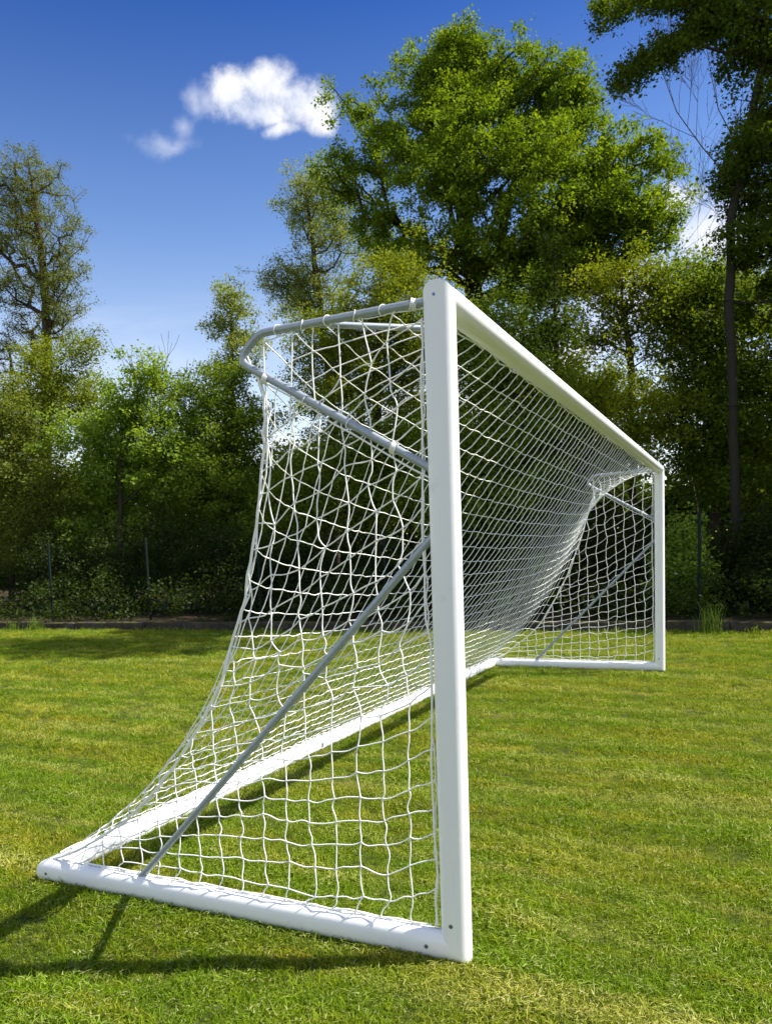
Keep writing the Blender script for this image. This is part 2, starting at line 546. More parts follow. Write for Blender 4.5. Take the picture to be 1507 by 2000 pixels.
def profile(slot_at=None):
    """oval section (unit half-axes), optionally with a net slot cut in at the +b side; list of (a, b)"""
    n = 40
    pts = []
    for k in range(n):
        th = 2 * math.pi * k / n
        a, b = math.cos(th), math.sin(th)
        pts.append((math.copysign(abs(a) ** (2 / 2.25), a), math.copysign(abs(b) ** (2 / 2.25), b)))
    if slot_at:
        q = n // 4
        w = 0.075
        top = 1.0
        pts = pts[:q] + [(w, top), (w, top - 0.2), (-w, top - 0.2), (-w, top)] + pts[q + 1:]
    return pts


def bar(name, p0, p1, ea, eb, ha, hb, m0, m1, parent, slot=True):
    """a bar of the oval section from p0 to p1; ea, eb are the section axes, m0 and m1 the planes (normals) its ends are mitred to"""
    p0, p1, ea, eb = (np.array(v, float) for v in (p0, p1, ea, eb))
    d = (p1 - p0) / np.linalg.norm(p1 - p0)
    sec = profile(slot)
    rings = []
    for base, mn in ((p0, m0), (p1, m1)):
        mn = np.array(mn, float)
        rg = []
        for a, b in sec:
            q = base + ea * a * ha + eb * b * hb
            rg.append(q + d * (-((q - base) @ mn) / (d @ mn)))
        rings.append(rg)
    n = len(sec)
    V = rings[0] + rings[1]
    F = [[i, (i + 1) % n, n + (i + 1) % n, n + i] for i in range(n)] + [list(range(n)), list(range(n, 2 * n))]
    return pydata(name, V, F, M_WHITE, parent, parent.location)


goal = thing('football_goal', (0, 0, 0), 'full-size white aluminium football goal standing on the lawn', 'goal')
zb, zt = PV / 2, H - PU / 2
for y, s in ((0, -1), (GW, 1)):
    post = bar('goalpost', (0, y, zb), (0, y, zt), (0, 1, 0), (-1, 0, 0), PU / 2, PV / 2, (1, 0, 1), (0, s, -1) if s < 0 else (0, 1, 1), goal)
    bar('side_ground_bar', (0, y, zb), (-D, y, zb), (0, 1, 0), (0, 0, 1), PU / 2, PV / 2, (1, 0, 1), (1, s, 0) if s > 0 else (1, -1, 0), goal)
bar('crossbar', (0, 0, zt), (0, GW, zt), (0, 0, 1), (-1, 0, 0), PU / 2, PV / 2, (0, 1, -1), (0, 1, 1), goal)
bar('rear_ground_bar', (-D, 0, zb), (-D, GW, zb), (1, 0, 0), (0, 0, 1), PU / 2, PV / 2, (1, -1, 0), (1, 1, 0), goal)

TUBE = {}
for y, s in ((0.0, 1), (GW, -1)):
    P = rounded([(-0.045, y, 2.386), (-0.74, y, 2.380), (-0.845, y, 2.29), (-0.045, y, 1.808)], 0.10, 9)
    tube_obj('net_support_tube', P, 0.0156, M_TUBE, goal)
    TUBE[y] = P
    tube_obj('diagonal_brace', rounded([(-1.50, y, 0.105), (-1.455, y, 0.145), (-0.045, y, 1.575)], 0.05, 5), 0.0150, M_TUBE, goal)
    tube_obj('corner_brace', rounded([(-0.48, y + s * 0.012, 2.378), (-0.03, y + s * 0.43, 2.386)], 0.05, 5), 0.0125, M_TUBE, goal)


def bolt(px_pos, axis, r, m, name='bolt'):
    p, ax = np.array(px_pos, float), np.array(axis, float)
    V, Q, T = long_tube(np.array([p - ax * 0.004, p + ax * 0.0015, p + ax * 0.0026, p + ax * 0.0026 + ax * 1e-5]), [r, r, r * 0.75, r * 0.4], 12)
    return pydata(name, V, [list(q) for q in Q] + [list(t_) for t_ in T], m, goal)


yo = -PU / 2
bolt((-0.006, yo, 0.152), (0, -1, 0), 0.0078, M_BOLT)
bolt((-0.105, yo, 0.059), (0, -1, 0), 0.0078, M_BOLT)
bolt((-2.045, yo, 0.055), (0, -1, 0), 0.0072, M_BOLT)
bolt((-0.004, yo, 2.392), (0, -1, 0), 0.0052, M_BLUE)
bolt((-0.010, GW + yo, 0.16), (0, -1, 0), 0.0072, M_BOLT)
bolt((-D + PU / 2 - 0.002, 2.62, 0.055), (1, 0, 0), 0.016, M_BOLT)

# ------------------------------------------------------------------ the net
net = thing('goal_net', (0, 0, 0), 'white knotted cord net hanging slack from the goal frame', 'net')
CELL = 0.112
# the ropes that gather the back corners, read off as (x, z)
EDGES = {0.0: np.array([(-0.768, 2.241), (-0.736, 2.173), (-0.729, 2.09), (-0.744, 1.934), (-0.765, 1.816), (-0.79, 1.676), (-0.818, 1.545), (-0.838, 1.476),
                        (-0.871, 1.345), (-0.931, 1.194), (-1.001, 1.014), (-1.083, 0.876), (-1.201, 0.718), (-1.307, 0.592), (-1.43, 0.47), (-1.588, 0.342),
                        (-1.75, 0.243), (-1.90, 0.165), (-2.03, 0.115)]),
         GW: np.array([(-0.768, 2.241), (-0.745, 2.17), (-0.77, 2.076), (-0.872, 1.759), (-1.073, 1.204), (-1.264, 0.848), (-1.417, 0.595), (-1.538, 0.457),
                       (-1.769, 0.275), (-1.907, 0.165), (-2.03, 0.115)])}
ROOF = np.array([(-0.055, 2.366), (-0.30, 2.371), (-0.60, 2.368), (-0.72, 2.345), (-0.775, 2.29)])


def resample(P, step=None, n=None):
    s = np.concatenate([[0], np.cumsum(np.linalg.norm(np.diff(P, axis=0), axis=1))])
    n = n or int(round(s[-1] / step))
    q = np.linspace(0, s[-1], n + 1)
    return np.stack([np.interp(q, s, P[:, k]) for k in range(P.shape[1])], 1)


NU, NT_ = 65, 26
profs = {y: resample(np.concatenate([ROOF, e]), n=NT_) for y, e in EDGES.items()}


def relax(P, E, rest, fixed, steps=240, sub=34, g=0.0004, damp=0.9):
    """hang the cords: gravity on the knots, cords only resist stretching"""
    P = P.copy()
    vel = np.zeros_like(P)
    w = (~fixed).astype(float)
    i, j = E[:, 0], E[:, 1]
    wi, wj = w[i], w[j]
    ws = np.maximum(wi + wj, 1e-9)
    deg = np.maximum(np.bincount(i, minlength=len(P)) + np.bincount(j, minlength=len(P)), 1)[:, None] * 0.5
    for _ in range(steps):
        old = P.copy()
        P = P + vel * w[:, None]
        P[:, 2] -= g * w * (1.0 if _ < 0.6 * steps else 0.25)
        for _ in range(sub):
            d = P[j] - P[i]
            l = np.linalg.norm(d, axis=1)
            c = np.maximum(l - rest, 0) / np.maximum(l, 1e-9) / ws
            mv = d * c[:, None]
            acc = np.stack([np.bincount(i, mv[:, k] * wi, len(P)) - np.bincount(j, mv[:, k] * wj, len(P)) for k in range(3)], 1)
            P += acc / deg
        vel = (P - old) * damp
    return P


def cords(P, E, r, sag=0.012, wob=0.004, K=5, sides=5, seed=1):
    """a cord along every edge, with a slight droop and kinks, and a knot at every node"""
    rg = np.random.default_rng(seed)
    t = np.linspace(0, 1, K)
    A, B = P[E[:, 0]], P[E[:, 1]]
    L = A[:, None] + (B - A)[:, None] * t[:, None]
    bow = np.sin(np.pi * t)[None, :, None]
    s_amt = rg.uniform(-0.2, 1, (len(E), 1, 1)) * sag
    L[:, :, 2:3] -= bow * s_amt
    L += bow * rg.normal(0, wob, (len(E), 1, 3)) + np.sin(2 * np.pi * t)[None, :, None] * rg.normal(0, wob * 0.6, (len(E), 1, 3))
    V, Q = tubes(L, r, sides)
    used = np.unique(E)
    C = P[used]
    k = np.array([(1, 0, 0), (-1, 0, 0), (0, 1, 0), (0, -1, 0), (0, 0, 1), (0, 0, -1)]) * r * 1.75
    KV = (C[:, None] + k[None] * rg.uniform(0.8, 1.2, (len(C), 1, 1))).reshape(-1, 3)
    f = np.array([(0, 2, 4, 4), (2, 1, 4, 4), (1, 3, 4, 4), (3, 0, 4, 4), (2, 0, 5, 5), (1, 2, 5, 5), (3, 1, 5, 5), (0, 3, 5, 5)])
    KQ = (np.arange(len(C))[:, None, None] * 6 + f[None]).reshape(-1, 4) + len(V)
    return np.concatenate([V, KV]), np.concatenate([Q, KQ])


def net_obj(name, V, Q):
    tri = Q[:, 2] == Q[:, 3]
    me_v = np.concatenate([V])
    return pydata_fast(name, me_v, Q[~tri], Q[tri][:, :3], M_CORD, net)


def pydata_fast(name, V, Q, T, m, parent):
    me = bpy.data.meshes.new(name)
    V = np.asarray(V, np.float32)
    me.vertices.add(len(V))
    me.vertices.foreach_set('co', V.ravel())
    loops = np.concatenate([Q.ravel(), T.ravel()]).astype(np.int32)
    st = np.concatenate([np.arange(len(Q)) * 4, len(Q) * 4 + np.arange(len(T)) * 3]).astype(np.int32)
    me.loops.add(len(loops))
    me.loops.foreach_set('vertex_index', loops)
    me.polygons.add(len(st))
    me.polygons.foreach_set('loop_start', st)
    me.polygons.foreach_set('use_smooth', np.full(len(st), True))
    me.update(calc_edges=True)
    return link(name, me, m, parent)


ROW_SLACK, COL_END, COL_MID, COL_REACH = 1.0, 3.13, 3.00, 1.7
# roof and back: one sheet from the crossbar to the rear bar, fixed along its four edges
ys = np.linspace(0.0, GW, NU + 1)
P = np.zeros((NU + 1, NT_ + 1, 3))
fr = (ys / GW)[:, None]
straight = resample(np.array([(-0.06, 2.36), (-0.62, 1.62), (-1.30, 0.80), (-2.045, 0.112)]), n=NT_)
near_end = np.clip(np.minimum(ys, GW - ys) / 1.6, 0, 1)[:, None] ** 0.7
for k, c_ in ((0, 0), (1, 2)):
    ends = profs[0.0][:, k] * (1 - fr) + profs[GW][:, k] * fr
    P[:, :, c_] = ends * (1 - near_end) + straight[:, k] * near_end
P[:, :, 1] = ys[:, None]
P[1:-1, 1:-1] += RNG.normal(0, 0.006, P[1:-1, 1:-1].shape)
idx = np.arange((NU + 1) * (NT_ + 1)).reshape(NU + 1, NT_ + 1)
E = np.concatenate([np.stack([idx[:-1, 1:-1], idx[1:, 1:-1]], -1).reshape(-1, 2), np.stack([idx[:, :-1], idx[:, 1:]], -1).reshape(-1, 2)])
fixed = np.zeros(idx.shape, bool)
fixed[0], fixed[-1], fixed[:, 0], fixed[:, -1] = True, True, True, True
P[:, 0, 0], P[:, 0, 2], P[:, -1, 0], P[:, -1, 2] = -0.055, 2.366, -2.045, 0.114
rowlen = np.full((NU, NT_ - 1), GW / NU * ROW_SLACK)
# the columns by the corners are long enough to pass over the hoop; those between are cut shorter and hang nearly straight
near = np.clip(np.minimum(ys, GW - ys) / COL_REACH, 0, 1)
collen = np.repeat(((COL_END * (1 - near) + COL_MID * near) / NT_)[:, None], NT_, 1)
rest = np.concatenate([rowlen.ravel(), collen.ravel()]) * RNG.uniform(0.985, 1.015, len(E))
P = relax(P.reshape(-1, 3), E, rest, fixed.ravel())
V, Q = cords(P, E, 0.0026, 0.006, 0.0022, 4, 4, 3)
net_obj('back_panel', V, Q)


# side panels: columns hang from the support tube, rows dip away from the post
def edge_x(y, z):
    return np.interp(z, EDGES[y][::-1, 1], EDGES[y][::-1, 0])


def side_panel(y, out, seed):
    rg = np.random.default_rng(seed)
    cols = -0.075 - 0.1095 * np.arange(0, 19)
    nodes, fixed_, key = [], [], {}

    def add(x, z, f, k):
        key[k] = len(nodes)
        nodes.append((x, y, z))
        fixed_.append(f)

    rows = range(-14, 21)
    for ci_, x0 in enumerate(cols):
        for k in rows:
            zp = 0.150 + 0.1085 * k
            dip = 0.48 * np.clip(zp / 1.6, 0, 1) ** 1.3 + 0.02
            dist = -0.075 - x0
            z = zp - dip * dist + 0.012 * math.sin(3 * x0 + k)
            # rows that begin below the bar at the post never show
            x = x0
            top = 2.372 if x > -0.74 else np.interp(-x, -EDGES[y][2:, 0], EDGES[y][2:, 1])
            if z < 0.165 or z > top - 0.035:
                continue
            add(x, z, ci_ == 0, (ci_, k))
    E_ = []
    for (c_, k), i in list(key.items()):
        if (c_ + 1, k) in key:
            E_.append((i, key[(c_ + 1, k)]))
        else:                                            # the row ends on the edge rope or the tube
            x, _, z = nodes[i]
            if c_ == len(cols) - 1:
                continue
            zz_ = z - 0.02
            ex = float(edge_x(y, zz_)) if zz_ < 2.15 else x - 0.06
            if ex < x and x - ex < 0.2:
                nodes.append((ex, y, zz_))
                fixed_.append(True)
                E_.append((i, len(nodes) - 1))
        if (c_, k + 1) in key:
            E_.append((i, key[(c_, k + 1)]))
        else:                                            # top of a column
            x, _, z = nodes[i]
            if c_ == 0:
                tz = 2.33
            else:
                tz = 2.386 if x > -0.76 else float(np.interp(-x, -EDGES[y][2:, 0], EDGES[y][2:, 1]))
            if tz > z + 0.02:
                nodes.append((x + (0.02 if x > -0.76 else 0) * rg.normal(), y, tz))
                fixed_.append(True)
                E_.append((i, len(nodes) - 1))
        if (c_, k - 1) not in key:                       # foot of a column, tied to the bar
            x, _, z = nodes[i]
            nodes.append((x - 0.01 + rg.normal(0, 0.012), y, 0.116))
            fixed_.append(True)
            E_.append((i, len(nodes) - 1))
    P_ = np.array(nodes)
    fx = np.array(fixed_)
    free = ~fx
    P_[free, 0] += rg.normal(0, 0.006, free.sum())
    P_[free, 2] += rg.normal(0, 0.006, free.sum())
    P_[free, 1] += rg.normal(0, 0.008, free.sum())
    hi_ = free & (P_[:, 2] > 0.9)                        # the upper half hangs untidily
    P_[hi_, 0] += rg.normal(0, 0.012, hi_.sum())
    P_[hi_, 2] += rg.normal(0, 0.011, hi_.sum())
    # the border cord beside the post hangs loose
    c0 = [i for (c_, k), i in key.items() if c_ == 0]
    P_[c0, 0] += 0.008 * np.sin(P_[c0, 2] * 4.2 + seed)
    E_ = np.array(E_)
    ln = np.linalg.norm(P_[E_[:, 0]] - P_[E_[:, 1]], axis=1)
    P_ = relax(P_, E_, ln * rg.uniform(0.995, 1.025, len(E_)), fx, 60, 12, 0.0006, 0.85)
    V, Q = cords(P_, E_, 0.0028, 0.007, 0.0036, 7, 5, seed)
    return net_obj('side_panel', V, Q)


side_panel(0.0, -1, 11)
side_panel(GW, 1, 12)


def cord_path(name, P, r, seed, wob=0.004, step=0.05):
    rg = np.random.default_rng(seed)
    P = resample(np.asarray(P, float), step)
    P[1:-1] += rg.normal(0, wob, P[1:-1].shape)
    return tube_obj(name, P, r, M_CORD, net, 7)


for y, sd_ in ((0.0, 21), (GW, 22)):
    EDGE = EDGES[y]
    e3 = np.stack([EDGE[:, 0], np.full(len(EDGE), y), EDGE[:, 1]], 1)
    cord_path('edge_rope', e3, 0.0058, sd_, 0.003)
    cord_path('edge_rope', e3 + np.array([0.008, 0.006, 0.004]), 0.0036, sd_ + 5, 0.006, 0.08)
    cord_path('border_cord', [(-0.07, y, 2.33), (-0.082, y - 0.004, 1.8), (-0.086, y, 1.3), (-0.066, y, 1.1), (-0.084, y, 0.7), (-0.068, y, 0.4), (-0.076, y, 0.125)], 0.0040, sd_ + 9, 0.003, 0.09)
    cord_path('border_cord', [(-0.745, y, 2.20), (-0.60, y, 2.115), (-0.35, y, 1.955), (-0.052, y, 1.776)], 0.0036, sd_ + 12, 0.004, 0.09)
    cord_path('border_cord', [(-0.10, y, 0.122), (-0.7, y, 0.120), (-1.4, y, 0.121), (-1.98, y, 0.119)], 0.0036, sd_ + 15, 0.004, 0.07)
    cord_path('border_cord', [(-0.80, y, 2.30), (-0.775, y, 2.24), (-0.735, y, 2.19)], 0.0045, sd_ + 18, 0.003, 0.04)
cord_path('border_cord', [(-D + 0.004, 0.06, 0.12), (-D, GW - 0.06, 0.12)], 0.0036, 61, 0.004, 0.07)
cord_path('border_cord', [(-0.056, 0.05, 2.366), (-0.06, GW - 0.05, 2.366)], 0.0036, 62, 0.006, 0.1)


def loop_mesh(turns, R, r):
    tt = np.linspace(0, turns * 2 * np.pi, int(14 * turns) + 1)
    P_ = np.stack([np.linspace(-0.5, 0.5, len(tt)) * r * 2.2 * turns, np.cos(tt) * R, np.sin(tt) * R], 1)
    V, Q, T = long_tube(P_, r, 6)
    me = bpy.data.meshes.new('tie_loop')
    me.from_pydata([tuple(v) for v in V], [], [list(map(int, q)) for q in Q] + [list(map(int, q)) for q in T])
    for p_ in me.polygons:
        p_.use_smooth = True
    me.materials.append(M_CORD)
    return me


LOOP1, LOOP4 = loop_mesh(1.2, 0.0190, 0.0024), loop_mesh(4, 0.0192, 0.0026)


def tie(me, p, slope=0.0, tilt=0.0):
    o = link('tie_loop', me, None, net)
    o.location = p
    o.rotation_euler = (0, slope, tilt)
    return o


for y in (0.0, GW):
    for k, x in enumerate((-0.10, -0.215, -0.33, -0.44, -0.55, -0.655)):
        tie(LOOP1 if k else LOOP4, (x, y, 2.385 + 0.0075 * x), 0.25, (-1) ** k * 0.5)
    for x, me_ in ((-0.19, LOOP4), (-0.37, LOOP1), (-0.55, LOOP1), (-0.72, LOOP4)):
        tie(me_, (x, y, 1.808 + (-0.045 - x) * 0.588), math.atan(0.588), 0.2)


def clip_mesh():
    bm = bmesh.new()
    bmesh.ops.create_cube(bm, size=1.0)
    for v in bm.verts:
        v.co = Vector((v.co.x * 0.030, v.co.y * (0.014 if v.co.z < 0 else 0.008), v.co.z * 0.014))
    bmesh.ops.bevel(bm, geom=bm.edges[:], offset=0.0018, segments=1, affect='EDGES')
    me = bpy.data.meshes.new('net_clip')
    bm.to_mesh(me)
    bm.free()
    me.materials.append(M_CLIP)
    return me


CLIP = clip_mesh()


def clip(p, rot=(0, 0, 0)):
    o = link('net_clip', CLIP, None, net)
    o.location, o.rotation_euler = p, rot


for k in range(17):
    clip((-0.16 - 0.111 * k, 0.0, PV + 0.004))
for k in range(9):
    clip((-0.2 - 0.21 * k, GW, PV + 0.004))
for k in range(32):
    clip((-D, 0.15 + 0.225 * k, PV + 0.004), (0, 0, math.pi / 2))
for k in range(30):
    clip((-PV / 2 - 0.004, 0.12 + 0.24 * k, zt), (0, -math.pi / 2, math.pi / 2))

# ------------------------------------------------------------------ low wall, fence, weeds
m, t, out = material('mossy_old_concrete')
co = t.n('ShaderNodeNewGeometry').outputs['Position']
st = t.ramp(t.noise(co, 5, 8, 0.7), [(0.3, (0.020, 0.016, 0.013)), (0.5, (0.052, 0.044, 0.036)), (0.72, (0.10, 0.09, 0.075))])
moss = t.m('MULTIPLY', t.smooth(t.n('ShaderNodeSeparateXYZ', {0: co}).outputs[2], 0.12, 0.19), t.smooth(t.noise(co, 3, 5), 0.35, 0.6))
c = t.mix(t.m('MULTIPLY', moss, 0.6), st, (0.10, 0.095, 0.02))
p = t.n('ShaderNodeBsdfPrincipled', {'Base Color': c, 'Roughness': 0.92, 'Specular IOR Level': 0.2})
t.t.links.new(t.n('ShaderNodeBump', {'Height': t.noise(co, 14, 8, 0.7), 'Strength': 0.9, 'Distance': 0.04}).outputs[0], p.inputs['Normal'])
t.t.links.new(p.outputs[0], out.inputs[0])
V, F = [], []
s, total = 0.0, float(np.linalg.norm(WALL1 - WALL0))
rg = np.random.default_rng(8)
while s < total:
    l = rg.uniform(0.9, 1.1)
    e = min(s + l - 0.012, total)
    o1, o2, h = rg.normal(0, 0.008), 0.16, 0.195 + rg.normal(0, 0.007)
    b = 0.018
    k = len(V)
    for u in (s, s + b, e - b, e):
        ins = b if u in (s, e) else 0
        for w_, z in ((o1 + ins * 0.5, -0.05), (o1 + ins * 0.5, h - b - ins * 0.4), (o1 + b + ins * 0.5, h - ins * 0.6), (o2, h - ins * 0.6), (o2, -0.05)):
            q = WALL0 + WD * u + WN * w_
            V.append((q[0], q[1], z))
    for i in range(3):
        for j in range(4):
            F.append([k + i * 5 + j, k + i * 5 + j + 1, k + i * 5 + j + 6, k + i * 5 + j + 5])
    F += [[k + j for j in range(5)], [k + 15 + j for j in range(5)]]
    s += l
o = pydata('low_wall', V, F, m)
tag(o, 'low mossy concrete block wall edging the lawn below the fence', 'wall')

FN = WALL0 + WN * 0.75
fence = thing('wire_fence', (0, 0, 0), 'thin green wire fence on slim posts behind the low wall', 'fence')
f0 = float((np.array([0.14, 12.6]) - FN) @ WD)
stations = [f0 - 2.97 * k for k in range(-2, 9)]
FZ = 2.07
for s in stations:
    q = FN + WD * s
    lean = rg.normal(0, 0.008)
    tube_obj('fence_post', np.array([(q[0], q[1], -0.05), (q[0] + lean, q[1], 1.0), (q[0] + 2 * lean, q[1], FZ), (q[0] + 2 * lean, q[1], FZ + 0.012)]), [0.030, 0.030, 0.030, 0.018], M_POST, fence, 10)
lo, hi = min(stations), max(stations)
L = []
for z in np.arange(0.22, 2.05, 0.1):
    a_, b_ = FN + WD * lo, FN + WD * hi
    L.append(np.stack([np.linspace(a_[0], b_[0], 24), np.linspace(a_[1], b_[1], 24), z + 0.01 * np.sin(np.arange(24))], 1))
L = np.array(L)
r_ = np.full(len(L), 0.0007)
r_[-1] = 0.0018
V, Q = tubes(L, r_, 3)
u = np.arange(lo, hi, 0.1)
L2 = np.stack([np.stack([FN[0] + WD[0] * u, FN[1] + WD[1] * u, np.full(len(u), z)], 1) for z in (0.18, 1.1, 2.03)], 1)
V2, Q2 = tubes(L2, 0.0010, 3)
mesh_np('wire_mesh', np.concatenate([V, V2]), np.concatenate([Q, Q2 + len(V)]), M_WIRE, fence)

# ------------------------------------------------------------------ trees
M_BARK = plain('grey_brown_bark', (0.055, 0.042, 0.030), 0.9, 0, 0.15, 0.45, 18, 0.7)
M_BARKD = plain('dark_oak_bark', (0.032, 0.028, 0.022), 0.9, 0, 0.15, 0.45, 12, 0.7)
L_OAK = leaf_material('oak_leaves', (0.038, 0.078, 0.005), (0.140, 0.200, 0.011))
L_DARK = leaf_material('shade_toned_leaves', (0.017, 0.033, 0.003), (0.050, 0.076, 0.006))  # leaf colour lowered to carry the shade inside the wood
L_SHADE = leaf_material('shade_darkened_leaves', (0.009, 0.019, 0.002), (0.030, 0.048, 0.004))  # shrub and undergrowth leaf colour darkened to stand in for woodland shade
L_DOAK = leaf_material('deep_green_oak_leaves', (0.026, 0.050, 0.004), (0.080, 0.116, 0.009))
L_ALDER = leaf_material('alder_leaves', (0.050, 0.068, 0.014), (0.118, 0.138, 0.030))
L_YEL = leaf_material('yellow_green_leaves', (0.062, 0.092, 0.006), (0.150, 0.180, 0.012))
L_MAPLE = leaf_material('fresh_maple_leaves', (0.070, 0.128, 0.012), (0.180, 0.250, 0.034))
L_OLIVE = leaf_material('olive_leaves', (0.050, 0.072, 0.010), (0.130, 0.155, 0.024))
L_PALE = leaf_material('pale_alder_leaves', (0.075, 0.108, 0.028), (0.180, 0.215, 0.055))
L_MID = leaf_material('mid_green_leaves', (0.046, 0.084, 0.008), (0.128, 0.180, 0.016))


def grow(trunk, targets, rg, wind=0.35, jit=0.07):
    """a branch skeleton: every target joins the nearest limb so far; returns positions, parents, terminal node of each target"""
    pos, par, pl = [trunk[0]], [-1], [0.0]
    for a_, b_ in zip(trunk, trunk[1:]):
        k = max(1, int(np.linalg.norm(b_ - a_) / 0.5))
        for i in range(k):
            q = a_ + (b_ - a_) * (i + 1) / k
            if i < k - 1:
                q = q + rg.normal(0, 0.02, 3)
            pl.append(pl[-1] + np.linalg.norm(q - pos[-1]))
            par.append(len(pos) - 1)
            pos.append(q)
    ntr = len(pos)
    cap = ntr + len(targets) * 12
    A = np.zeros((cap, 3))
    A[:ntr] = pos
    B = np.zeros(cap)
    B[:ntr] = pl
    n = ntr
    tr = np.array(pos)
    dist = np.min(np.linalg.norm(targets[:, None] - tr[None], axis=2), axis=1)
    ends = np.zeros(len(targets), int)
    first = max(1, int(ntr * 0.25))
    for ti in np.argsort(dist):
        p_ = targets[ti]
        d_ = np.linalg.norm(A[first:n] - p_, axis=1)
        cost = d_ + wind * B[first:n] * 0.35 + 0.7 * np.maximum(0, A[first:n, 2] - p_[2] + 0.25 * d_)
        j = first + int(np.argmin(cost))
        a_ = A[j]
        k = int(min(11, max(1, round(np.linalg.norm(p_ - a_) / 0.55))))
        ctrl = (a_ + p_) / 2 + np.array([0, 0, 0.10 * np.linalg.norm(p_ - a_)]) + rg.normal(0, jit, 3) * np.linalg.norm(p_ - a_)
        pj = j
        for i in range(1, k + 1):
            u_ = i / k
            q = (1 - u_) ** 2 * a_ + 2 * u_ * (1 - u_) * ctrl + u_ * u_ * p_
            A[n] = q
            B[n] = B[pj] + np.linalg.norm(q - A[pj])
            par.append(pj)
            pj = n
            n += 1
        ends[ti] = pj
    return A[:n], np.array(par), ends


def limbs(A, par, r_base, tip=0.006, power=2.3, sides=6):
    n = len(A)
    load = np.zeros(n)
    kids = np.bincount(par[par >= 0], minlength=n)
    load[kids == 0] = 1.0
    for i in range(n - 1, 0, -1):
        load[par[i]] += load[i]
    r = load ** (1 / power)
    r = tip + (r_base - tip) * (r - 1) / max(r[0] - 1, 1e-6)
    main = np.full(n, -1)
    for i in range(1, n):
        p_ = par[i]
        if main[p_] < 0 or r[i] > r[main[p_]]:
            main[p_] = i
    i = np.arange(1, n)
    p_ = par[1:]
    start = np.where(main[p_] == i, r[p_], np.minimum(r[p_], r[i] * 1.25))
    if len(start):
        start[0] = r[0] * 1.25
    L_ = np.stack([A[p_], A[i]], 1)
    V, Q = tubes(L_, np.stack([start, r[i]], 1), sides)
    return V, Q, r


def leaves(C, per, sigma, size, rg, flat=0.75, aspect=0.62, up=0.5):
    """leaf blades scattered about the twig ends C"""
    n = len(C) * per
    cid = np.repeat(np.arange(len(C)), per)
    off = rg.normal(0, 1, (n, 3)) * sigma
    off[:, 2] *= flat
    P_ = C[cid] + off
    N = rg.normal(0, 1, (n, 3))
    N[:, 2] = np.abs(N[:, 2]) + up
    N /= np.linalg.norm(N, axis=1)[:, None]
    X, Y = perp(N)
    a_ = rg.uniform(0, 6.283, n)[:, None]
    X, Y = X * np.cos(a_) + Y * np.sin(a_), -X * np.sin(a_) + Y * np.cos(a_)
    s_ = (size * np.clip(rg.lognormal(-0.05, 0.34, n), 0.4, 1.9))[:, None]
    V = np.stack([P_ - X * s_ * 0.5, P_ - Y * s_ * aspect * 0.5 + N * s_ * 0.06, P_ + X * s_ * 0.5, P_ + Y * s_ * aspect * 0.5 + N * s_ * 0.06], 1)
    Q = np.arange(n * 4).reshape(n, 4)
    ctint = rg.uniform(0, 1, len(C))
    tint = np.clip(0.45 * ctint[cid] + 0.55 * rg.uniform(0, 1, n), 0, 1)
    return V.reshape(-1, 3), Q, tint


def blob_points(blobs, n, rg, shell=0.45, depth=0.8, clump=None):
    """points in a union of ellipsoids given as (px, py, rx, ry, Y) survey numbers"""
    B = []
    for px, py, rx, ry, Y in blobs:
        k = spread_at(px, py, Y)
        B.append((at(px, py, Y), rx * k, ry * k))
    wt = np.array([b[1] ** 2 * b[2] for b in B]) ** 0.72
    ch = rg.choice(len(B), n, p=wt / wt.sum())
    D_ = rg.normal(0, 1, (n, 3))
    D_ /= np.linalg.norm(D_, axis=1)[:, None]
    rad = rg.uniform(0, 1, n) ** shell
    c_ = np.array([b[0] for b in B])[ch]
    e_ = np.array([(b[1], b[1] * depth, b[2]) for b in B])[ch]
    P_ = c_ + D_ * e_ * rad[:, None]
    if clump:                                            # gather the twigs into sprays round some of the points
        k, sg = clump
        own = rg.integers(0, k, n)
        off = rg.normal(0, sg, (n, 3)) * np.array([1, 1, 0.62])
        loose = rg.uniform(0, 1, n) < 0.16
        P_ = np.where(loose[:, None], P_, P_[own] + off)
    return P_


def tree(name, label, cat, group, base, trunk_px, blobs, n, per, sigma, size, leafm, r_base, seed, barkm=None, flat=0.75,
         shell=0.45, depth=0.8, bare=0.0, extra=None, tip=0.006, up=0.5, power=2.3, jit=0.07, clump=None):
    """a tree: trunk through surveyed points, limbs to every twig end, leaves about the twig ends"""
    rg = np.random.default_rng(seed)
    tg = blob_points(blobs, n, rg, shell, depth, clump)
    if extra is not None:
        tg = np.concatenate([tg, extra])
    tg = tg[tg[:, 2] > 0.35]
    trunk = [np.array([*base, 0.10])] + [at(*q) for q in trunk_px]
    A, par, ends = grow(trunk, tg, rg, 0.35, jit)
    V, Q, r = limbs(A, par, r_base, tip, power)
    root = thing(name, (*base, 0.1), label, cat, group)
    mesh_np('trunk', V, Q, barkm or M_BARK, root, True, root.location)
    if per:
        C = tg[rg.uniform(0, 1, len(tg)) >= bare]
        V, Q, tint = leaves(C, per, sigma, size, rg, flat, 0.62, up)
        keep = V.reshape(-1, 4, 3)[:, 0, 2] > 0.2
        mesh_np('crown', V, Q if keep.all() else Q[keep], leafm, root, False, root.location, tint if keep.all() else tint[keep])
    return root


TG = 'trees behind the low wall'
SG = 'shrubs along the fence'


def base_of(px, py, Y):
    p_ = at(px, py, Y)
    return (float(p_[0]), float(p_[1]))


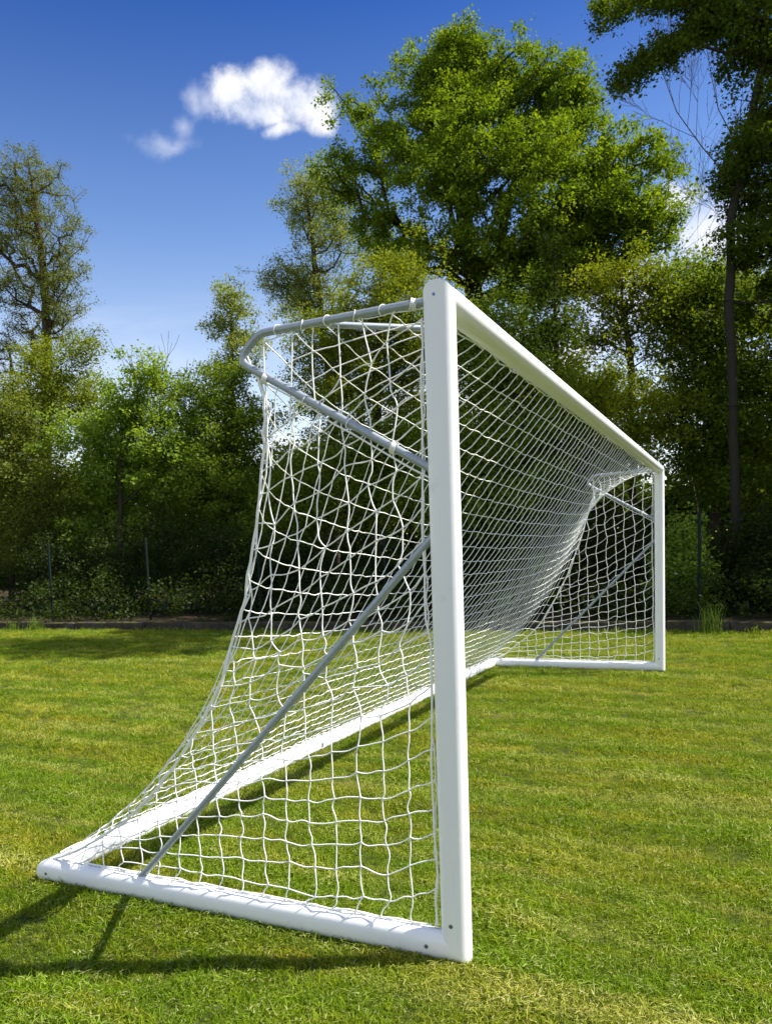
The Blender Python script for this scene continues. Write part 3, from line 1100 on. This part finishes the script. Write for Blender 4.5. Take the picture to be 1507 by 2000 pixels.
# big oak
Y = 22.5
tree('oak_tree', 'big round-crowned oak in full light leaf rising above the goal', 'tree', TG, base_of(960, 1100, Y),
     [(955, 760, Y), (930, 600, Y), (905, 440, Y), (895, 250, Y)],
     [(900, 150, 95, 58, Y), (945, 130, 60, 45, Y), (810, 205, 110, 72, Y), (745, 320, 80, 100, Y - 1), (860, 300, 140, 130, Y - 2), (1000, 215, 130, 95, Y), (1085, 165, 55, 45, Y),
      (1120, 310, 115, 95, Y), (1000, 400, 160, 130, Y - 2), (1180, 420, 115, 95, Y), (1265, 420, 55, 50, Y), (1245, 280, 60, 50, Y), (1285, 420, 40, 45, Y),
      (760, 440, 75, 50, Y), (860, 500, 110, 60, Y), (1040, 530, 130, 70, Y), (700, 240, 45, 45, Y), (690, 345, 45, 70, Y), (1195, 515, 95, 42, Y), (1300, 440, 45, 50, Y)],
     2200, 112, 0.15, 0.088, L_OAK, 0.34, 31, M_BARKD, clump=(105, 0.50), tip=0.009, power=3.0)
rg = np.random.default_rng(77)
D_ = rg.normal(0, 1, (420, 3))
D_ /= np.linalg.norm(D_, axis=1)[:, None]
K_EXTRA = np.array([1.4, 13.6, 14.6]) + D_ * np.array([3.6, 1.7, 1.9]) * (rg.uniform(0, 1, 420) ** 0.45)[:, None]   # the top of its crown, above the view
ARMS = []
for (ax, ay), (bx, by), nn, wd in (((1450, 20), (1330, 80), 75, 26), ((1330, 80), (1200, 165), 60, 21), ((1330, 0), (1160, 10), 42, 15), ((1215, 18), (1152, 58), 9, 9), ((1400, 10), (1290, -20), 30, 25)):
    for q in range(nn):
        f_ = rg.uniform()
        ARMS.append(at(ax + (bx - ax) * f_ + rg.normal(0, wd * 0.55), ay + (by - ay) * f_ + rg.normal(0, wd * 0.6), 15.1 + rg.normal(0, 0.3)))
K_EXTRA = np.concatenate([K_EXTRA, np.array(ARMS)])
# dark oak at the right, its limbs reaching in over the field
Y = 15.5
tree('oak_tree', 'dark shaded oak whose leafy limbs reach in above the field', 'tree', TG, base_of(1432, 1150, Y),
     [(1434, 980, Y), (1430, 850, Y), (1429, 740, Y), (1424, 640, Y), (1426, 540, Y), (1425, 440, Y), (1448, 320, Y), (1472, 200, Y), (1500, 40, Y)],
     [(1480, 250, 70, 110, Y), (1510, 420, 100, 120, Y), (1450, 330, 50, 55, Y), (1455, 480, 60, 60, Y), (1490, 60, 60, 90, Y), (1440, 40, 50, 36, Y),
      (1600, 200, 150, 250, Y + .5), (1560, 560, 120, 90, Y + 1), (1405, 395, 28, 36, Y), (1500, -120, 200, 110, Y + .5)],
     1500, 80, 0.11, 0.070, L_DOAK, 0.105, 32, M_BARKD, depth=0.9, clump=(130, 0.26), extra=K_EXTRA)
# alder on the left
Y = 24
tree('alder_tree', 'tall thin-leaved alder with a dark bare-looking trunk beside open sky', 'tree', TG, base_of(96, 1200, Y),
     [(93, 800, Y), (92, 640, Y), (84, 520, Y), (70, 400, Y), (55, 310, Y)],
     [(60, 340, 75, 70, Y), (70, 430, 95, 90, Y), (0, 420, 80, 110, Y), (60, 540, 110, 90, Y), (130, 520, 40, 50, Y), (120, 600, 60, 60, Y), (20, 640, 90, 90, Y), (140, 660, 55, 45, Y)],
     1400, 62, 0.15, 0.064, L_ALDER, 0.22, 33, flat=0.7, shell=0.55, bare=0.12, tip=0.010, clump=(95, 0.42), power=2.7)
T = [
    # name, label, group, base px/py, Y, trunk, blobs, n, per, sigma, size, material, r_base, seed, keywords
    ('leafy_tree', 'low yellow-green tree around the foot of the alder trunk', (70, 1190), 19.5, [(75, 900), (90, 760)],
     [(100, 760, 110, 55), (40, 820, 90, 80), (150, 690, 45, 30), (70, 700, 60, 40), (160, 800, 60, 60), (60, 950, 120, 110)], 380, 143, 0.23, 0.082, L_YEL, 0.14, {}),
    ('maple_tree', 'bright fresh-leaved young maple catching the sun behind the fence', (235, 1195), 15.5, [(235, 950), (240, 780)],
     [(230, 820, 100, 70), (180, 880, 90, 80), (290, 870, 90, 80), (240, 950, 120, 90), (290, 705, 34, 60), (290, 770, 50, 60), (310, 800, 60, 60), (180, 1010, 110, 80)], 420, 91, 0.15, 0.090, L_MAPLE, 0.09, dict(clump=(60, 0.34))),
    ('leafy_tree', 'olive-brown half-leafed tree at the left end of the fence', (20, 1195), 14.6, [(25, 1000), (30, 900)],
     [(40, 950, 75, 110), (-30, 900, 90, 120), (60, 1050, 80, 90), (20, 820, 60, 60), (100, 980, 60, 90)], 480, 124, 0.19, 0.073, L_OLIVE, 0.09, dict(tip=0.004)),
    ('hornbeam_tree', 'dense round-topped tree directly behind the net corner, left of the goal', (440, 1195), 17, [(440, 950), (440, 800)],
     [(440, 770, 85, 85), (395, 850, 90, 90), (480, 860, 80, 100), (430, 960, 130, 90), (360, 930, 70, 80), (330, 760, 40, 50)], 560, 117, 0.16, 0.073, L_MID, 0.12, dict(clump=(70, 0.36))),
    ('young_ash_tree', 'slim pale young tree poking above the round-topped tree', (455, 1150), 24, [(455, 800), (452, 650), (458, 545)],
     [(455, 590, 32, 55), (430, 640, 38, 40), (480, 650, 45, 50), (450, 700, 60, 50)], 190, 60, 0.15, 0.086, L_PALE, 0.07, dict(tip=0.008, clump=(36, 0.32))),
    ('airy_tree', 'tall airy pale tree leaning out left of the big oak', (660, 1150), 29, [(650, 800), (625, 600), (605, 430), (590, 340)],
     [(615, 350, 45, 45), (600, 420, 55, 55), (560, 395, 35, 15), (640, 470, 70, 60), (580, 540, 65, 45), (620, 590, 80, 60), (545, 560, 40, 30), (660, 400, 45, 50)], 700, 60, 0.17, 0.077, L_PALE, 0.16, dict(shell=0.55, tip=0.009, clump=(70, 0.5))),
    ('willow_tree', 'yellow-green bushy tree just behind the top of the nearer goalpost', (735, 1180), 16.4, [(735, 900), (735, 680)],
     [(740, 550, 80, 60), (680, 610, 70, 60), (790, 600, 80, 60), (720, 660, 120, 80), (640, 660, 60, 60), (810, 680, 80, 80), (700, 760, 150, 90)], 640, 130, 0.15, 0.060, L_YEL, 0.13, dict(clump=(60, 0.42))),
    ('birch_tree', 'slender straight-trunked tree standing up behind the crossbar', (1094, 1150), 15.6, [(1088, 900), (1085, 700), (1082, 560), (1080, 440)],
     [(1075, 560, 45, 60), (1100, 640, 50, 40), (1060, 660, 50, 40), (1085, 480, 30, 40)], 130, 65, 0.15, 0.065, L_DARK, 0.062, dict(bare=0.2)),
    ('airy_tree', 'thin warm-leaved tree with white cloud showing through it', (1238, 1150), 17.5, [(1236, 850), (1232, 720), (1215, 600), (1210, 530)],
     [(1215, 540, 65, 35), (1180, 590, 55, 40), (1260, 590, 55, 50), (1170, 670, 55, 40), (1270, 660, 55, 45), (1220, 640, 60, 50), (1150, 560, 30, 40)], 250, 55, 0.14, 0.069, L_YEL, 0.09, dict(bare=0.1, clump=(36, 0.30), tip=0.008)),
    ('beech_tree', 'dense mid-green tree filling the right edge behind the dark oak', (1395, 1180), 18.5, [(1395, 900), (1395, 700)],
     [(1370, 570, 75, 65), (1330, 640, 60, 70), (1430, 640, 90, 90), (1480, 760, 90, 120), (1390, 780, 100, 90), (1330, 840, 80, 90), (1440, 920, 110, 110)], 760, 124, 0.19, 0.077, L_MID, 0.15, dict(clump=(90, 0.45))),
    ('hazel_tree', 'low sunlit yellow-topped tree beyond the middle of the crossbar', (1140, 1190), 16, [(1140, 950), (1140, 800)],
     [(1110, 740, 45, 30), (1150, 790, 100, 60), (1230, 800, 70, 60), (1080, 850, 100, 80), (1180, 880, 120, 80), (1040, 790, 60, 60)], 480, 130, 0.17, 0.065, L_YEL, 0.09, dict(clump=(60, 0.38))),
    ('hazel_tree', 'dark leafy tree seen through the net just right of the nearer goalpost', (960, 1190), 15.6, [(960, 950), (960, 780)],
     [(940, 650, 110, 80), (1030, 720, 80, 70), (960, 740, 110, 90), (930, 860, 120, 100), (1020, 900, 110, 100), (900, 960, 120, 90), (1000, 1010, 120, 90)], 760, 130, 0.19, 0.069, L_MID, 0.11, dict(clump=(80, 0.45))),
    ('hazel_tree', 'dark leafy tree seen through the side net of the goal', (640, 1190), 16.2, [(640, 960), (640, 820)],
     [(740, 850, 120, 100), (690, 960, 120, 90), (590, 960, 90, 90), (780, 940, 110, 100), (560, 1040, 110, 80)], 420, 136, 0.23, 0.077, L_MID, 0.12, {}),
]
for i, (name, label, bp, Y, tr, bl, n, per, sg, sz, lm, rb, kw) in enumerate(T):
    tree(name, label, 'tree', TG, base_of(*bp, Y), [(*q, Y) for q in tr], [(*b, Y) for b in bl], n, per, sg, sz, lm, rb, 50 + i, **kw)

# shrubs under the trees, along the fence
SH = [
    (-60, 1080, 14.6, 100, 100, L_SHADE, 'dark scrub in deep shade at the far left of the fence'),
    (110, 1110, 14.0, 110, 80, L_SHADE, 'low dark scrub around the first fence post from the left'),
    (230, 1110, 14.3, 90, 90, L_SHADE, 'dark shrub between the two leftmost fence posts'),
    (330, 1080, 14.6, 90, 100, L_SHADE, 'dark shrub behind the second fence post from the left'),
    (430, 1100, 14.2, 90, 90, L_SHADE, 'dark shrub beside the lower edge of the net'),
    (540, 1120, 14.4, 90, 80, L_SHADE, 'dark shrub showing through the corner of the side net'),
    (650, 1120, 14.6, 90, 85, L_SHADE, 'dark shrub behind the diagonal brace of the goal'),
    (780, 1120, 14.5, 100, 85, L_SHADE, 'dark shrub behind the lower part of the nearer goalpost'),
    (930, 1110, 14.8, 110, 90, L_SHADE, 'dark shrub in the middle of the goal mouth'),
    (1060, 1100, 15.0, 100, 95, L_SHADE, 'dark shrub behind the folded curve of the net'),
    (1190, 1090, 15.2, 100, 100, L_SHADE, 'dark shrub behind the far side net'),
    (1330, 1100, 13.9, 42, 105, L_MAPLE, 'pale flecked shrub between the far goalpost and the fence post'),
    (1440, 1120, 14.4, 80, 90, L_SHADE, 'dark shrub right of the last fence post'),
    (1540, 1080, 14.8, 90, 120, L_SHADE, 'dark shrub cut by the right edge of the view'),
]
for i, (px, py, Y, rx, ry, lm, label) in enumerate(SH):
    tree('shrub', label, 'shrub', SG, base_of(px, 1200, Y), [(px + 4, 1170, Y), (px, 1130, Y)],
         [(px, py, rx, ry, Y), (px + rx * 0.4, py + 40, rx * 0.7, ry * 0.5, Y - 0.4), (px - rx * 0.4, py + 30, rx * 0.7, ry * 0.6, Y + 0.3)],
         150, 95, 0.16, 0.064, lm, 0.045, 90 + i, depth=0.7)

# bare trees: stems that fork again and again, no leaves
def twiggy(label, cat, group, base, stems, seed, depth, spread, kids, name):
    rg_ = np.random.default_rng(seed)
    L_, R_ = [], []

    def branch(p, d, ln, r, k):
        pts = [p]
        for q in range(4):
            d = d + rg_.normal(0, 0.09, 3) + np.array([0, 0, 0.10])
            d = d / np.linalg.norm(d)
            pts.append(pts[-1] + d * ln / 4)
        L_.append(pts)
        R_.append(np.linspace(r, r * 0.45, 5))
        if k == 0:
            return
        for q in range(rg_.integers(kids - 1, kids + 2)):
            t_ = rg_.uniform(0.28, 1.0)
            a_ = int(t_ * 4 - 1e-6)
            st_ = pts[a_] + (pts[a_ + 1] - pts[a_]) * (t_ * 4 - a_)
            side = rg_.normal(0, 1, 3)
            side -= d * (side @ d)
            side /= np.linalg.norm(side)
            ang = rg_.uniform(0.6, 1.25) * spread
            branch(st_, d * math.cos(ang) + side * math.sin(ang), ln * rg_.uniform(0.38, 0.62), r * (1 - 0.5 * t_) * 0.55, k - 1)

    root = thing(name, (*base, 0.1), label, cat, group)
    for dx, dz, ln, r in stems:
        branch(np.array([base[0] + rg_.normal(0, 0.04), base[1], 0.1]), np.array([dx, 0.0, dz]), ln, r, depth)
    V_, Q_ = tubes(np.array(L_), np.maximum(np.array(R_), 0.0055), 5)
    mesh_np('trunk', V_, Q_, M_BARK, root, True, root.location)


Y = 27
hb = at(1380, 75, Y)[2]
twiggy('leafless twiggy tree against the blue sky beside the dark oak', 'tree', TG, base_of(1378, 1150, Y),
       [(0.0, 1.0, hb * 0.78, 0.085), (-0.05, 1.0, hb * 0.66, 0.06)], 12, 4, 0.6, 5, 'bare_tree')
Y = 19
hb = at(345, 640, Y)[2]
twiggy('leafless grey twigs sticking up beside the maple', 'shrub', SG, base_of(345, 1190, Y),
       [(0.0, 1.0, hb * 0.60, 0.026), (0.12, 1.0, hb * 0.56, 0.022), (-0.14, 1.0, hb * 0.55, 0.022), (0.25, 1.0, hb * 0.52, 0.020), (-0.05, 1.0, hb * 0.61, 0.022)], 14, 3, 0.42, 5, 'bare_bush')

# trees standing out of the frame to the right, which shade the wood
for i, (x, y, h, rr) in enumerate(((4.6, 16.6, 9.0, 2.8), (9.0, 19.5, 12.0, 3.4), (4.5, 23.0, 13.5, 3.4))):
    rg = np.random.default_rng(200 + i)
    D_ = rg.normal(0, 1, (330, 3))
    D_ /= np.linalg.norm(D_, axis=1)[:, None]
    ex = np.array([x, y, h * 0.58]) + D_ * np.array([rr, rr, h * 0.42]) * (rg.uniform(0, 1, 330) ** 0.4)[:, None]
    root = thing('leafy_tree', (x, y, 0.1), ('mid-green tree past the right edge of the view, nearest the fence', 'tall tree past the right edge of the view, farthest right',
                                            'tall tree past the right edge of the view, behind the other two')[i], 'tree', TG)
    A, par, ends = grow([np.array([x, y, 0.1]), np.array([x, y, h * 0.35]), np.array([x + 0.2, y, h * 0.8])], ex, rg)
    V, Q, r = limbs(A, par, 0.2)
    mesh_np('trunk', V, Q, M_BARK, root, True, root.location)
    V, Q, tint = leaves(ex, 80, 0.3, 0.15, rg)
    mesh_np('crown', V, Q, L_MID, root, False, root.location, tint)

# the wood behind everything
rg = np.random.default_rng(17)
n = 7000
X = rg.uniform(-64, 26, n)
Yy = 33 + rg.uniform(0, 6, n)
hmax = 7.4 + 0.9 * np.sin(X * 0.35) + 0.8 * np.sin(X * 0.9 + 1) - 2.4 * np.clip((X + 12) / 10, 0, 1)
C = np.stack([X, Yy, hmax * rg.uniform(0, 1, n) ** 0.9], 1)
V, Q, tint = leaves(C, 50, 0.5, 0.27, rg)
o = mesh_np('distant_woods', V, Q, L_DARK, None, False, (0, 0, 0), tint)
tag(o, 'dark mass of distant woodland undergrowth behind the trees', 'woods', kind='stuff')

rg = np.random.default_rng(29)
n = 900
u = rg.uniform(0, total, n)
v_ = 0.32 + rg.uniform(0, 1, n) ** 1.5 * 3.6
C = np.zeros((n, 3))
C[:, :2] = WALL0 + WD * u[:, None] + WN * v_[:, None]
C[:, 2] = 0.17 + rg.uniform(0, 1, n) ** 1.4 * (0.75 + 0.35 * np.sin(u * 1.7) + 0.25 * np.sin(u * 0.6))
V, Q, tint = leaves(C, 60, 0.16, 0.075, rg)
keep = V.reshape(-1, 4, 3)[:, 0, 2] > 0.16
o = mesh_np('undergrowth', V, Q[keep], L_SHADE, None, False, (0, 0, 0), tint[keep])
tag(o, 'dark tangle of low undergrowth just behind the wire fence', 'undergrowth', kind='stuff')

# tall weeds at the foot of the wall
def weed(px, py, Y_, label, h, seed, n=70):
    rg_ = np.random.default_rng(seed)
    b = at(px, py, Y_)
    b[2] = 0
    k = 6
    t_ = np.linspace(0, 1, k)
    a_ = rg_.uniform(0, 6.283, n)
    st_ = np.stack([rg_.normal(0, 0.10, n), rg_.normal(0, 0.05, n), np.zeros(n)], 1)
    hh = h * rg_.uniform(0.4, 1.05, n)
    ln_ = rg_.uniform(0.05, 0.45, n) * hh
    L_ = st_[:, None] + np.stack([np.cos(a_), np.sin(a_), 0 * a_], 1)[:, None] * (ln_[:, None] * t_ ** 2)[:, :, None]
    L_[:, :, 2] += hh[:, None] * (t_ - 0.15 * t_ ** 2)
    rr_ = np.linspace(0.006, 0.0015, k)[None].repeat(n, 0)
    V_, Q_ = tubes(L_, rr_, 3)
    o_ = mesh_np('weed_tuft', V_ + b, Q_, L_MAPLE, None, True, b, rg_.uniform(0.2, 1, len(Q_)))
    o_.location = b
    return tag(o_, label, 'weeds')


weed(1386, 1236, 11.72, 'tall grassy weed tuft growing up the wall near the right fence post', 0.62, 5, 90)
weed(72, 1232, 10.85, 'tall grassy weed tuft at the wall near the left side', 0.42, 6)
weed(28, 1231, 10.8, 'small weed tuft at the left end of the wall', 0.34, 9, 40)
